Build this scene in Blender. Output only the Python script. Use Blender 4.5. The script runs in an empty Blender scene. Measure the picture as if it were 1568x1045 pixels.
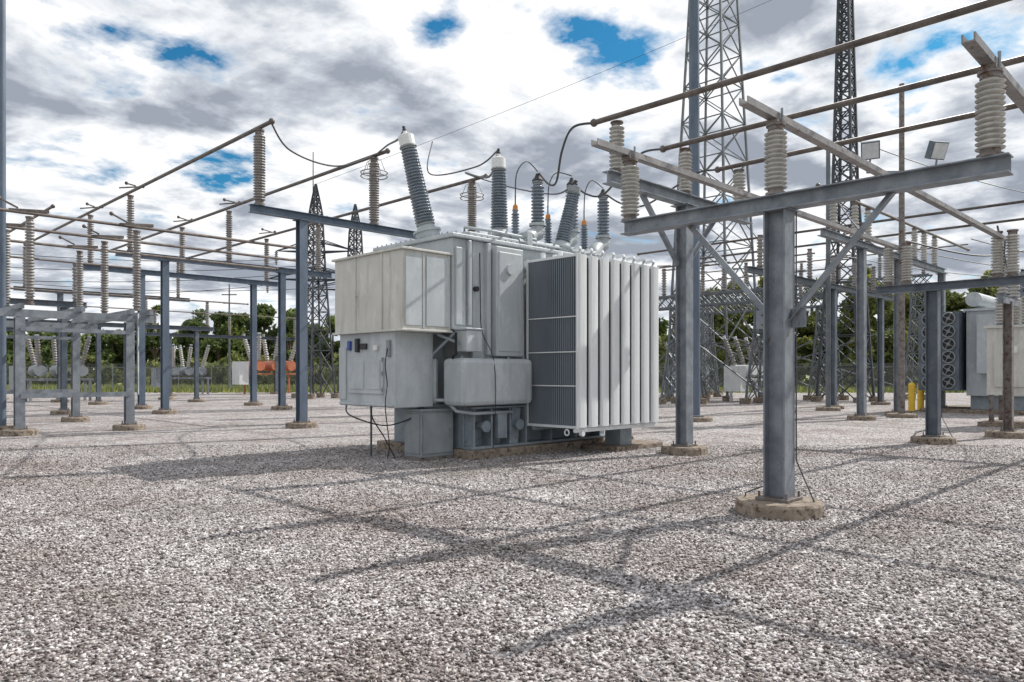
import bpy, math, random
import numpy as np
from mathutils import Vector, Matrix
random.seed(7); np.random.seed(7)
R2=math.sqrt(2)
scene=bpy.context.scene
COL=scene.collection

# ------------------------------------------------------------ materials
def nt(name):
    m=bpy.data.materials.new(name); m.use_nodes=True
    t=m.node_tree; b=t.nodes['Principled BSDF']; return m,t,b
def N(t,ty,**kw):
    n=t.nodes.new(ty)
    for k,v in kw.items(): setattr(n,k,v)
    return n
def ramp(t,stops):
    r=N(t,'ShaderNodeValToRGB'); e=r.color_ramp.elements
    while len(e)<len(stops): e.new(0.5)
    for i,(p,c) in enumerate(stops):
        e[i].position=p; e[i].color=(c[0],c[1],c[2],1) if not isinstance(c,(int,float)) else (c,c,c,1)
    return r
def weathered(name,c1,c2,scale=3,rough=.5,metal=0.0,rust=0.0,streak=False,rustcol=(.16,.07,.03),bump=.1,dirt=0.0,patch=0.0):
    m,t,b=nt(name); L=t.links
    tc=N(t,'ShaderNodeTexCoord'); mp=N(t,'ShaderNodeMapping')
    L.new(tc.outputs['Object'],mp.inputs['Vector'])
    if streak: mp.inputs['Scale'].default_value=(1,1,.25)
    n=N(t,'ShaderNodeTexNoise'); n.inputs['Scale'].default_value=scale; n.inputs['Detail'].default_value=8; n.inputs['Roughness'].default_value=.65
    L.new(mp.outputs[0],n.inputs['Vector'])
    r=ramp(t,[(.32,c1),(.68,c2)]); L.new(n.outputs['Fac'],r.inputs['Fac'])
    col=r.outputs['Color']
    if patch>0:   # chalky faded patches
        n6=N(t,'ShaderNodeTexNoise'); n6.inputs['Scale'].default_value=2.3; n6.inputs['Detail'].default_value=12; n6.inputs['Roughness'].default_value=.72
        mp6=N(t,'ShaderNodeMapping'); mp6.inputs['Location'].default_value=(7,2,5); mp6.inputs['Scale'].default_value=(1,1,.6)
        L.new(tc.outputs['Object'],mp6.inputs['Vector']); L.new(mp6.outputs[0],n6.inputs['Vector'])
        r6=ramp(t,[(.50,0.0),(.60,patch)]); L.new(n6.outputs['Fac'],r6.inputs['Fac'])
        mx=N(t,'ShaderNodeMixRGB'); L.new(r6.outputs['Color'],mx.inputs['Fac']); L.new(col,mx.inputs['Color1']); mx.inputs['Color2'].default_value=(min(1,c2[0]*1.3),min(1,c2[1]*1.3),min(1,c2[2]*1.28),1)
        col=mx.outputs['Color']
    if dirt>0:
        n3=N(t,'ShaderNodeTexNoise'); n3.inputs['Scale'].default_value=7; n3.inputs['Detail'].default_value=7
        mp3=N(t,'ShaderNodeMapping'); mp3.inputs['Scale'].default_value=(1,1,.13); mp3.inputs['Location'].default_value=(3,5,1)
        L.new(tc.outputs['Object'],mp3.inputs['Vector']); L.new(mp3.outputs[0],n3.inputs['Vector'])
        r3=ramp(t,[(.54,0.0),(.74,dirt)]); L.new(n3.outputs['Fac'],r3.inputs['Fac'])
        mx=N(t,'ShaderNodeMixRGB'); L.new(r3.outputs['Color'],mx.inputs['Fac']); L.new(col,mx.inputs['Color1']); mx.inputs['Color2'].default_value=(.19,.175,.15,1)
        col=mx.outputs['Color']
    if rust>0:
        n2=N(t,'ShaderNodeTexNoise'); n2.inputs['Scale'].default_value=scale*1.7; n2.inputs['Detail'].default_value=10; n2.inputs['Roughness'].default_value=.7
        L.new(tc.outputs['Object'],n2.inputs['Vector'])
        r2=ramp(t,[(.66-rust*.25,0.0),(.72-rust*.2,1.0)]); L.new(n2.outputs['Fac'],r2.inputs['Fac'])
        mx=N(t,'ShaderNodeMixRGB'); L.new(r2.outputs['Color'],mx.inputs['Fac']); L.new(col,mx.inputs['Color1']); mx.inputs['Color2'].default_value=(*rustcol,1)
        col=mx.outputs['Color']
    L.new(col,b.inputs['Base Color'])
    b.inputs['Roughness'].default_value=rough; b.inputs['Metallic'].default_value=metal
    if bump>0:
        n4=N(t,'ShaderNodeTexNoise'); n4.inputs['Scale'].default_value=scale*8; n4.inputs['Detail'].default_value=4
        L.new(tc.outputs['Object'],n4.inputs['Vector'])
        bp=N(t,'ShaderNodeBump'); bp.inputs['Strength'].default_value=bump; bp.inputs['Distance'].default_value=.01
        L.new(n4.outputs['Fac'],bp.inputs['Height']); L.new(bp.outputs[0],b.inputs['Normal'])
    return m
M={}
M['steel']=weathered('galvanised_steel',(.135,.155,.18),(.27,.295,.325),4,.5,.25,rust=.18,patch=.35,rustcol=(.12,.065,.04))
M['steel_dark']=weathered('dark_steel',(.075,.095,.12),(.15,.175,.205),3,.5,.25,rust=.15,patch=.3)
M['steel_rusty']=weathered('rusty_steel',(.14,.12,.11),(.26,.24,.23),5,.6,.3,rust=.55,rustcol=(.11,.05,.03))
M['pole']=weathered('painted_pole',(.08,.11,.155),(.15,.19,.245),2,.5,.25,streak=True,patch=.2)
M['alu']=weathered('aluminium_bus',(.19,.18,.18),(.34,.33,.32),5,.45,.5,rust=.35,rustcol=(.11,.07,.055))
M['tube']=weathered('weathered_tube',(.075,.06,.055),(.18,.155,.14),4,.5,.3)
M['lattice']=weathered('lattice_steel',(.10,.115,.13),(.19,.205,.22),2,.55,.3)
M['lattice_d']=weathered('lattice_dark',(.04,.045,.055),(.08,.09,.105),2,.6,.3)
M['ins']=weathered('porcelain_grey',(.34,.33,.31),(.51,.495,.465),6,.22,0,dirt=.5,bump=0)
M['ins_b']=weathered('porcelain_blue_grey',(.13,.16,.20),(.23,.27,.32),6,.2,0,bump=0)
M['ins_d']=weathered('porcelain_dull',(.18,.165,.16),(.34,.32,.305),5,.32,0,bump=0)
M['paint']=weathered('tank_paint',(.36,.395,.42),(.45,.485,.505),1.8,.45,0,streak=True,dirt=.3,bump=.08,patch=.4)
M['cream']=weathered('cream_paint',(.47,.465,.43),(.56,.555,.52),1.8,.5,0,rust=.04,dirt=.4,bump=.08,rustcol=(.30,.25,.19),patch=.35)
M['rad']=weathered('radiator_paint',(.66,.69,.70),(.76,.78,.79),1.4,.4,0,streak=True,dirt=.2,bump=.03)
M['rad_shaded']=weathered('radiator_fin_side_shaded',(.19,.225,.26),(.27,.31,.35),1.2,.5,0,streak=True,bump=.05)  # radiator paint darkened: self-shadow of the end fins put into the colour
M['rad_gap_shade']=weathered('radiator_inner_fin_gap_shade',(.10,.12,.14),(.15,.175,.20),1.2,.6,0,streak=True,bump=0)  # same paint darker still: shade in the gaps between banks, painted in
M['base']=weathered('base_paint',(.17,.21,.245),(.30,.345,.375),3,.5,.1,rust=.15,dirt=.35)
M['cab']=weathered('cabinet_paint',(.21,.235,.25),(.28,.305,.32),3,.45,.1,dirt=.3)
M['conc']=weathered('concrete',(.17,.135,.105),(.34,.285,.225),7,.9,0,rust=.6,rustcol=(.085,.055,.04),bump=.8)
M['black']=weathered('black_rubber',(.018,.018,.02),(.035,.035,.04),3,.6,bump=0)
M['wire']=weathered('stranded_wire',(.04,.04,.045),(.09,.09,.095),8,.5,.3,bump=0)
M['orange']=weathered('orange_cap',(.62,.22,.04),(.75,.30,.06),5,.4,bump=0)
M['yellow']=weathered('yellow_paint',(.70,.44,.03),(.80,.52,.05),5,.5,bump=0)
M['redox']=weathered('red_oxide_paint',(.42,.12,.06),(.55,.20,.10),3,.5,bump=0)
M['white']=weathered('white_paint',(.62,.63,.63),(.72,.73,.73),3,.4,bump=0)
M['bark']=weathered('bark',(.07,.05,.035),(.17,.13,.10),3,.9,bump=.4)
M['sign']=weathered('sign_plate',(.62,.62,.60),(.72,.72,.70),6,.4,bump=0)
M['blue']=weathered('blue_label',(.03,.06,.25),(.04,.08,.32),6,.4,bump=0)
M['glass']=weathered('lamp_glass',(.45,.48,.5),(.6,.62,.65),6,.15,bump=0)

def foliage(name,c):
    m,t,b=nt(name); L=t.links
    g=N(t,'ShaderNodeNewGeometry'); r=ramp(t,[(0,tuple(x*.35 for x in c)),(.55,c),(1,(c[0]*2.0,c[1]*1.7,c[2]*1.3))])
    tc=N(t,'ShaderNodeTexCoord'); n=N(t,'ShaderNodeTexNoise'); n.inputs['Scale'].default_value=.35; n.inputs['Detail'].default_value=3
    L.new(tc.outputs['Object'],n.inputs['Vector'])
    a=N(t,'ShaderNodeMath',operation='MULTIPLY'); a.inputs[1].default_value=.5; L.new(g.outputs['Random Per Island'],a.inputs[0])
    a2=N(t,'ShaderNodeMath',operation='ADD'); L.new(a.outputs[0],a2.inputs[0])
    a3=N(t,'ShaderNodeMath',operation='MULTIPLY_ADD'); a3.inputs[1].default_value=1.8; a3.inputs[2].default_value=-.6; L.new(n.outputs['Fac'],a3.inputs[0])
    L.new(a3.outputs[0],a2.inputs[1]); L.new(a2.outputs[0],r.inputs['Fac']); L.new(r.outputs['Color'],b.inputs['Base Color'])
    b.inputs['Roughness'].default_value=.7
    tr=N(t,'ShaderNodeBsdfTranslucent'); L.new(r.outputs['Color'],tr.inputs['Color'])
    ms=N(t,'ShaderNodeMixShader'); ms.inputs[0].default_value=.35; L.new(b.outputs[0],ms.inputs[1]); L.new(tr.outputs[0],ms.inputs[2])
    L.new(ms.outputs[0],t.nodes['Material Output'].inputs['Surface'])
    return m
M['leaf']=foliage('foliage',(.105,.15,.045))
M['leaf2']=foliage('foliage_light',(.15,.18,.06))
M['grassblade']=foliage('grass_blades',(.18,.21,.07))

STONES=[(0,(.05,.04,.037)),(.2,(.16,.135,.128)),(.45,(.30,.275,.268)),(.75,(.47,.45,.443)),(1,(.74,.73,.73))]
def patches(t,L,tc,src):
    n=N(t,'ShaderNodeTexNoise'); n.inputs['Scale'].default_value=.5; n.inputs['Detail'].default_value=10; n.inputs['Roughness'].default_value=.65; L.new(tc.outputs['Object'],n.inputs['Vector'])
    r3=ramp(t,[(.32,(.70,.63,.60)),(.5,(.97,.945,.94)),(.66,(1.2,1.2,1.205))]); L.new(n.outputs['Fac'],r3.inputs['Fac'])
    m2=N(t,'ShaderNodeMixRGB',blend_type='MULTIPLY'); m2.inputs['Fac'].default_value=1; L.new(src,m2.inputs['Color1']); L.new(r3.outputs[0],m2.inputs['Color2'])
    n5=N(t,'ShaderNodeTexNoise'); n5.inputs['Scale'].default_value=.3; n5.inputs['Detail'].default_value=12; n5.inputs['Roughness'].default_value=.75
    mp=N(t,'ShaderNodeMapping'); mp.inputs['Location'].default_value=(31,12,0); L.new(tc.outputs['Object'],mp.inputs[0]); L.new(mp.outputs[0],n5.inputs['Vector'])
    r5=ramp(t,[(.54,0),(.68,.5)]); L.new(n5.outputs['Fac'],r5.inputs['Fac'])
    m3=N(t,'ShaderNodeMixRGB'); L.new(r5.outputs[0],m3.inputs['Fac']); L.new(m2.outputs[0],m3.inputs['Color1']); m3.inputs['Color2'].default_value=(.17,.155,.13,1)
    return m3.outputs[0]
def gravel_mat():
    m,t,b=nt('gravel_surface'); L=t.links
    tc=N(t,'ShaderNodeTexCoord')
    nd=N(t,'ShaderNodeTexNoise'); nd.inputs['Scale'].default_value=14; nd.inputs['Detail'].default_value=3
    L.new(tc.outputs['Object'],nd.inputs['Vector'])
    mv=N(t,'ShaderNodeMixRGB'); mv.inputs['Fac'].default_value=.012; L.new(tc.outputs['Object'],mv.inputs['Color1']); L.new(nd.outputs['Color'],mv.inputs['Color2'])
    v=N(t,'ShaderNodeTexVoronoi'); v.inputs['Scale'].default_value=40; L.new(mv.outputs[0],v.inputs['Vector'])
    v2=N(t,'ShaderNodeTexVoronoi'); v2.inputs['Scale'].default_value=10; L.new(mv.outputs[0],v2.inputs['Vector'])
    s=N(t,'ShaderNodeSeparateColor'); L.new(v.outputs['Color'],s.inputs[0])
    r=ramp(t,STONES); L.new(s.outputs[0],r.inputs['Fac'])
    s2=N(t,'ShaderNodeSeparateColor'); L.new(v2.outputs['Color'],s2.inputs[0])
    r2=ramp(t,[(0,.7),(1,1.2)]); L.new(s2.outputs[0],r2.inputs['Fac'])
    m1=N(t,'ShaderNodeMixRGB',blend_type='MULTIPLY'); m1.inputs['Fac'].default_value=1; L.new(r.outputs[0],m1.inputs['Color1']); L.new(r2.outputs[0],m1.inputs['Color2'])
    col=patches(t,L,tc,m1.outputs[0])
    L.new(col,b.inputs['Base Color']); b.inputs['Roughness'].default_value=.85
    bp=N(t,'ShaderNodeBump'); bp.invert=True; bp.inputs['Strength'].default_value=.9; bp.inputs['Distance'].default_value=.022
    L.new(v.outputs['Distance'],bp.inputs['Height']); L.new(bp.outputs[0],b.inputs['Normal'])
    return m
M['gravel']=gravel_mat()
def stone_mat():
    m,t,b=nt('gravel_stone'); L=t.links
    g=N(t,'ShaderNodeNewGeometry')
    r=ramp(t,STONES); L.new(g.outputs['Random Per Island'],r.inputs['Fac'])
    tc=N(t,'ShaderNodeTexCoord'); L.new(patches(t,L,tc,r.outputs[0]),b.inputs['Base Color']); b.inputs['Roughness'].default_value=.8; return m
M['stone']=stone_mat()
def grass_mat():
    m,t,b=nt('grass_surface'); L=t.links
    tc=N(t,'ShaderNodeTexCoord'); n=N(t,'ShaderNodeTexNoise'); n.inputs['Scale'].default_value=.6; n.inputs['Detail'].default_value=12; n.inputs['Roughness'].default_value=.75; L.new(tc.outputs['Object'],n.inputs['Vector'])
    r=ramp(t,[(.3,(.10,.13,.04)),(.5,(.21,.24,.08)),(.7,(.36,.35,.16))]); L.new(n.outputs['Fac'],r.inputs['Fac'])
    L.new(r.outputs[0],b.inputs['Base Color']); b.inputs['Roughness'].default_value=.9; return m
M['grass']=grass_mat()
def fence_mat():
    m,t,b=nt('chain_link'); L=t.links
    tc=N(t,'ShaderNodeTexCoord'); 
    sx=N(t,'ShaderNodeSeparateXYZ'); L.new(tc.outputs['Object'],sx.inputs[0])
    outs=[]
    for sg in (1,-1):
        a=N(t,'ShaderNodeMath',operation='MULTIPLY_ADD'); a.inputs[1].default_value=sg; L.new(sx.outputs[2],a.inputs[0]); L.new(sx.outputs[0],a.inputs[2])
        w=N(t,'ShaderNodeMath',operation='MULTIPLY'); w.inputs[1].default_value=12; L.new(a.outputs[0],w.inputs[0])
        f=N(t,'ShaderNodeMath',operation='FRACT'); L.new(w.outputs[0],f.inputs[0])
        l=N(t,'ShaderNodeMath',operation='LESS_THAN'); l.inputs[1].default_value=.09; L.new(f.outputs[0],l.inputs[0]); outs.append(l)
    mx=N(t,'ShaderNodeMath',operation='MAXIMUM'); L.new(outs[0].outputs[0],mx.inputs[0]); L.new(outs[1].outputs[0],mx.inputs[1])
    L.new(mx.outputs[0],b.inputs['Alpha']); b.inputs['Base Color'].default_value=(.35,.36,.37,1); b.inputs['Metallic'].default_value=.4; return m
M['chain']=fence_mat()

# ------------------------------------------------------------ builder
class B:
    def __init__(s): s.v=[]; s.f=[]; s.m=[]; s.sm=[]; s.mats=[]
    def mi(s,m):
        if m not in s.mats: s.mats.append(m)
        return s.mats.index(m)
    def add(s,vs,fs,m,smooth=False):
        o=len(s.v); s.v.extend([tuple(v) for v in vs]); k=s.mi(m)
        for f in fs: s.f.append(tuple(i+o for i in f)); s.m.append(k); s.sm.append(smooth)
    def bx(s,x0,x1,y0,y1,z0,z1,m):
        vs=[(x0,y0,z0),(x1,y0,z0),(x1,y1,z0),(x0,y1,z0),(x0,y0,z1),(x1,y0,z1),(x1,y1,z1),(x0,y1,z1)]
        s.add(vs,[(0,3,2,1),(4,5,6,7),(0,1,5,4),(1,2,6,5),(2,3,7,6),(3,0,4,7)],m)
    def prof(s,p,q,prof,m,up=(0,0,1)):
        p=Vector(p);q=Vector(q);d=(q-p).normalized(); u=Vector(up)
        if abs(d.dot(u))>.99: u=Vector((0,1,0))
        x=d.cross(u).normalized(); y=x.cross(d)
        n=len(prof)
        vs=[p+x*a+y*b for a,b in prof]+[q+x*a+y*b for a,b in prof]
        fs=[(i,(i+1)%n,n+(i+1)%n,n+i) for i in range(n)]+[tuple(range(n-1,-1,-1)),tuple(range(n,2*n))]
        s.add(vs,fs,m)
    def bar(s,p,q,w,h,m,up=(0,0,1)):
        s.prof(p,q,[(-w/2,-h/2),(w/2,-h/2),(w/2,h/2),(-w/2,h/2)],m,up)
    def ibeam(s,p,q,w,h,m,t=.018,up=(0,0,1)):
        a,b=w/2,h/2
        s.prof(p,q,[(-a,-b),(a,-b),(a,-b+t),(t/2,-b+t),(t/2,b-t),(a,b-t),(a,b),(-a,b),(-a,b-t),(-t/2,b-t),(-t/2,-b+t),(-a,-b+t)],m,up)
    def ang(s,p,q,w,m,t=.012,up=(0,0,1)):
        s.prof(p,q,[(0,0),(w,0),(w,t),(t,t),(t,w),(0,w)],m,up)
    def cyl(s,p,q,r0,r1,m,n=10,caps=True):
        p=Vector(p);q=Vector(q);d=(q-p).normalized(); u=Vector((0,0,1)) if abs(d.z)<.95 else Vector((1,0,0))
        x=d.cross(u).normalized(); y=x.cross(d)
        c=[(math.cos(2*math.pi*i/n),math.sin(2*math.pi*i/n)) for i in range(n)]
        A=[p+x*(a*r0)+y*(b*r0) for a,b in c]; C=[q+x*(a*r1)+y*(b*r1) for a,b in c]
        s.add(A+C,[(i,(i+1)%n,n+(i+1)%n,n+i) for i in range(n)],m,True)
        if caps: s.add(A,[tuple(range(n-1,-1,-1))],m); s.add(C,[tuple(range(n))],m)
    def lathe(s,p,d,prof,m,n=12,smooth=True):
        p=Vector(p);d=Vector(d).normalized(); u=Vector((0,0,1)) if abs(d.z)<.95 else Vector((1,0,0))
        x=d.cross(u).normalized(); y=x.cross(d); vs=[];fs=[]
        for h,r in prof:
            for i in range(n):
                a=2*math.pi*i/n; vs.append(p+d*h+x*(r*math.cos(a))+y*(r*math.sin(a)))
        for k in range(len(prof)-1):
            for i in range(n): fs.append((k*n+i,k*n+(i+1)%n,(k+1)*n+(i+1)%n,(k+1)*n+i))
        s.add(vs,fs,m,smooth)
    def tube(s,pts,r,m,n=6):
        pts=[Vector(p) for p in pts]; vs=[];fs=[]
        for k,p in enumerate(pts):
            d=(pts[min(k+1,len(pts)-1)]-pts[max(k-1,0)]).normalized()
            u=Vector((0,0,1)) if abs(d.z)<.97 else Vector((1,0,0))
            x=d.cross(u).normalized(); y=x.cross(d)
            for i in range(n):
                a=2*math.pi*i/n; vs.append(p+x*(r*math.cos(a))+y*(r*math.sin(a)))
        for k in range(len(pts)-1):
            for i in range(n): fs.append((k*n+i,k*n+(i+1)%n,(k+1)*n+(i+1)%n,(k+1)*n+i))
        fs.append(tuple(range(n))); fs.append(tuple(range((len(pts)-1)*n,len(pts)*n)))
        s.add(vs,fs,m,True)
    def curve(s,ctrl,r,m,k=14,n=6):
        P=[Vector(c) for c in ctrl]; P=[P[0]]+P+[P[-1]]; out=[]
        for i in range(1,len(P)-2):
            for j in range(k):
                t=j/k; a,b,c,d=P[i-1],P[i],P[i+1],P[i+2]
                out.append(.5*((2*b)+(c-a)*t+(2*a-5*b+4*c-d)*t*t+(3*b-a-3*c+d)*t**3))
        out.append(P[-1]); s.tube(out,r,m,n)
    def torus(s,c,d,R,r,m,n=20,k=6):
        c=Vector(c); d=Vector(d).normalized(); u=Vector((0,0,1)) if abs(d.z)<.95 else Vector((1,0,0))
        x=d.cross(u).normalized(); y=x.cross(d); vs=[];fs=[]
        for i in range(n):
            a=2*math.pi*i/n; e=x*math.cos(a)+y*math.sin(a)
            for j in range(k):
                b=2*math.pi*j/k; vs.append(c+e*(R+r*math.cos(b))+d*(r*math.sin(b)))
        for i in range(n):
            for j in range(k): fs.append((i*k+j,((i+1)%n)*k+j,((i+1)%n)*k+(j+1)%k,i*k+(j+1)%k))
        s.add(vs,fs,m,True)
    def ball(s,c,r,m,n=8):
        s.lathe((c[0],c[1],c[2]-r),(0,0,1),[(r-r*math.cos(math.pi*i/6),max(.001,r*math.sin(math.pi*i/6))) for i in range(7)],m,n)
    def insul(s,p,d,L,r,m,sheds=14,n=14,cap='steel',core=.5,capfrac=.08,taper=0.0):
        c=L*capfrac; rc=r*core
        s.lathe(p,d,[(0,.001),(0,rc*1.5),(c*.4,rc*1.5),(c*.4,rc*1.15),(c,rc*1.15),(c,.001)],M[cap],n,False)
        s.lathe(p,d,[(L-c,.001),(L-c,rc*1.15),(L-c*.35,rc*1.15),(L-c*.35,rc*1.4),(L,rc*1.4),(L,.001)],M[cap],n,False)
        pr=[]; l=L-2*c; q=l/sheds
        for i in range(sheds):
            f=1-taper*i/sheds; h=c+i*q
            pr+=[(h,rc*f),(h+.12*q,r*f*.96),(h+.3*q,r*f),(h+.85*q,rc*f)]
        pr.append((L-c,rc*(1-taper)))
        s.lathe(p,d,pr,m,n,True)
    def pad(s,x,y,r=.46,h=.15,n=24):
        s.lathe((x,y,-.05),(0,0,1),[(0,r*1.02),(h+.02,r),(h+.05,r*.955),(h+.052,.001)],M['conc'],n,False)
    def post(s,x,y,z,m,w=.25,padr=.46):
        s.pad(x,y,padr); s.ibeam((x,y,.18),(x,y,z),w,w,m,.02)
        s.bx(x-w*.75,x+w*.75,y-w*.75,y+w*.75,.153,.185,M['steel_rusty'])
        for a in(-1,1):
            for b in(-1,1): s.cyl((x+a*w*.62,y+b*w*.62,.16),(x+a*w*.62,y+b*w*.62,.25),.016,.016,M['steel_rusty'],6)
    def make(s,name,parent=None,bevel=0):
        me=bpy.data.meshes.new(name); me.from_pydata(s.v,[],s.f)
        for m in s.mats: me.materials.append(m)
        me.polygons.foreach_set('material_index',s.m); me.polygons.foreach_set('use_smooth',s.sm); me.update()
        o=bpy.data.objects.new(name,me); COL.objects.link(o)
        if parent: o.parent=parent
        if bevel:
            md=o.modifiers.new('bevel','BEVEL'); md.width=bevel; md.segments=2; md.limit_method='ANGLE'; md.angle_limit=math.radians(50)
        return o
def empty(name):
    e=bpy.data.objects.new(name,None); COL.objects.link(e); return e
def fr(d,s): # site frame rotated 45 deg to the bus grid (tree line / fence direction)
    return ((d+s)/R2,(d-s)/R2)

# ------------------------------------------------------------ ground
b=B(); b.add([(-2500,-2500,-.03),(2500,-2500,-.03),(2500,2500,-.03),(-2500,2500,-.03)],[(0,1,2,3)],M['grass']); b.make('grass_ground')
c=[fr(-25,-80),fr(-25,80),fr(60,80),fr(64,-80)]
b=B(); b.add([(x,y,0) for x,y in c],[(0,1,2,3)],M['gravel']); b.make('gravel_yard')
def mesh_np(name,v,f,k,mats,mi=None,parent=None):
    me=bpy.data.meshes.new(name); me.vertices.add(len(v)); me.vertices.foreach_set('co',np.ascontiguousarray(v,dtype=np.float32).ravel())
    me.loops.add(len(f)*k); me.loops.foreach_set('vertex_index',np.ascontiguousarray(f,dtype=np.int32).ravel())
    me.polygons.add(len(f)); me.polygons.foreach_set('loop_start',np.arange(0,len(f)*k,k,dtype=np.int32))
    for m in mats: me.materials.append(m)
    me.update(calc_edges=True); me.validate()
    o=bpy.data.objects.new(name,me); COL.objects.link(o); o.parent=parent; return o
def stones():
    n=150000
    d=2.6+np.random.rand(n)**1.15*14; s=(np.random.rand(n)*2-1)*(.76*d+.3)
    X=(d+s)/R2; Y=(d-s)/R2
    sz=(.0055+.0105*np.random.rand(n)**1.5)
    base=np.array([(1,0,0),(-1,0,0),(0,1,0),(0,-1,0),(0,0,1),(0,0,-1)],float)
    P=base[None]*(.75+.5*np.random.rand(n,6,1))+(np.random.rand(n,6,3)-.5)*.55
    P*=np.stack([1.1+.5*np.random.rand(n),.8+.3*np.random.rand(n),.55+.4*np.random.rand(n)],1)[:,None,:]
    th=np.random.rand(n)*6.283; tl=(np.random.rand(n)-.5)*1.4
    c,s_=np.cos(tl),np.sin(tl); x=P[:,:,0]*c[:,None]-P[:,:,2]*s_[:,None]; z=P[:,:,0]*s_[:,None]+P[:,:,2]*c[:,None]; P[:,:,0]=x;P[:,:,2]=z
    c,s_=np.cos(th),np.sin(th); x=P[:,:,0]*c[:,None]-P[:,:,1]*s_[:,None]; y=P[:,:,0]*s_[:,None]+P[:,:,1]*c[:,None]; P[:,:,0]=x;P[:,:,1]=y
    P*=sz[:,None,None]; P[:,:,0]+=X[:,None];P[:,:,1]+=Y[:,None];P[:,:,2]+=(sz*.4)[:,None]
    F=np.array([(0,2,4),(2,1,4),(1,3,4),(3,0,4),(2,0,5),(1,2,5),(3,1,5),(0,3,5)])
    faces=(F[None]+(np.arange(n)*6)[:,None,None]).reshape(-1,3)
    mesh_np('loose_gravel',P.reshape(-1,3),faces,3,[M['stone']])
stones()

# ------------------------------------------------------------ main transformer
T=empty('power_transformer')
b=B(); P=M['paint']
b.bx(9.45,13.7,10.5,12.9,1.0,4.12,P)
b.bx(8.95,9.449,10.503,12.897,2.42,4.12,P)
b.bx(8.95,9.449,11.35,12.897,1.0,2.42,P)
b.bx(8.88,13.77,10.43,12.97,4.12,4.2,P)
b.bx(9.88,10.62,10.3,10.52,1.93,4.05,P)
b.bx(9.94,10.56,10.285,10.32,2.02,3.95,P)
b.bx(9.28,9.36,10.42,10.52,2.5,4.1,P); b.bx(9.74,9.84,10.40,10.52,1.95,4.1,P)
b.bx(9.0,9.24,10.46,10.52,2.5,3.95,P)
b.bx(9.04,9.42,10.2,10.56,2.0,2.40,P)
b.bx(9.0,9.46,10.17,10.6,2.40,2.44,P)
b.bx(9.4,10.75,10.55,12.7,4.2,4.30,P)
b.bx(11.4,13.3,11.4,12.6,4.2,4.34,P)
b.make('tank',T,.02)
b=B(); b.bx(8.86,10.68,10.08,10.7,1.0,1.88,P); b.bx(8.80,8.97,10.9,12.8,1.0,1.9,P)
b.make('tank_lower_bulge',T,.14)
b=B()
for x in(9.0,9.6,10.2,10.62): b.cyl((x,10.3,1.86),(x,10.3,1.92),.03,.03,M['base'],6)
for i in range(30): b.cyl((9.0+i*.16,10.46,4.2),(9.0+i*.16,10.46,4.225),.016,.016,M['base'],6)
for i in range(15): b.cyl((8.91,10.6+i*.16,4.2),(8.91,10.6+i*.16,4.225),.016,.016,M['base'],6)
b.make('flange_bolts',T)
b=B(); C=M['cream']
b.bx(7.85,8.94,10.55,12.75,2.37,3.78,C)
b.bx(7.80,8.98,10.50,12.80,3.78,3.82,C)
b.bx(7.81,8.96,10.51,12.79,2.35,2.39,C)
b.bx(7.825,7.86,11.15,11.19,2.4,3.78,C); b.bx(7.83,7.86,12.0,12.04,2.4,3.78,C)
b.bx(8.28,8.32,10.53,10.56,2.4,3.78,P); b.bx(7.9,8.26,10.535,10.56,2.45,3.72,P); b.bx(8.36,8.9,10.525,10.56,2.45,3.72,P)
for yy in(10.8,12.4): b.torus((8.2,yy,3.84),(0,1,0),.045,.012,C,12,5)
b.make('upper_compartment',T,.012)
b=B()
b.bx(7.93,8.80,10.89,12.70,.98,2.35,P)
b.bx(7.90,7.94,11.22,12.35,1.22,1.9,P)
b.bx(7.885,7.905,11.30,11.75,1.3,1.84,P); b.bx(7.885,7.905,11.82,12.27,1.3,1.84,P)
b.bx(7.885,7.93,10.92,12.66,1.0,1.04,P); b.bx(7.90,7.94,12.45,12.69,1.1,2.1,P)
b.bx(7.89,7.93,11.75,11.95,2.05,2.16,M['black']); b.bx(7.885,7.93,12.28,12.38,2.04,2.22,M['blue']); b.bx(7.87,7.93,12.0,12.1,2.0,2.26,M['black'])
b.bx(7.89,7.93,11.4,11.52,2.02,2.12,M['sign']); b.bx(7.88,7.93,11.0,11.1,1.9,2.2,M['cab'])
for z in(1.3,1.6,1.85): b.bx(7.87,7.889,11.2,11.24,z-.04,z+.04,M['steel'])
b.make('lower_compartment',T,.01)
b=B()
b.bar((8.8,10.75,2.32),(9.06,10.4,2.15),.05,.05,M['base']); b.bar((8.78,10.95,1.9),(9.0,10.5,2.35),.04,.05,M['base'])
b.tube([(8.9,10.35,2.35),(8.9,10.35,1.95),(8.9,10.45,1.88)],.025,M['black'])
b.curve([(7.88,11.05,2.05),(7.80,11.0,1.75),(7.84,11.0,1.4),(7.80,11.0,1.0),(8.1,11.3,.3),(8.2,11.5,.0)],.010,M['black'])
b.curve([(7.9,11.6,1.0),(7.95,11.6,.75),(8.2,11.6,.4),(8.3,11.4,.02)],.012,M['black'])
b.curve([(7.95,12.5,1.0),(7.9,12.3,.8),(8.2,11.6,.62),(8.42,11.0,.78)],.014,M['black'])
b.tube([(8.25,12.1,.98),(8.25,12.1,0)],.02,M['steel']); b.tube([(8.6,11.0,.98),(8.6,11.0,.9)],.05,M['steel'])
b.tube([(8.8,10.85,1.1),(8.95,10.7,1.1),(9.0,10.45,.9),(9.3,10.3,.85),(10.3,10.3,.85)],.035,P)
b.cyl((10.22,10.29,3.62),(10.22,10.24,3.62),.10,.10,P,14); b.cyl((9.5,10.5,3.2),(9.5,10.42,3.2),.05,.05,M['black'],10)
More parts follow.
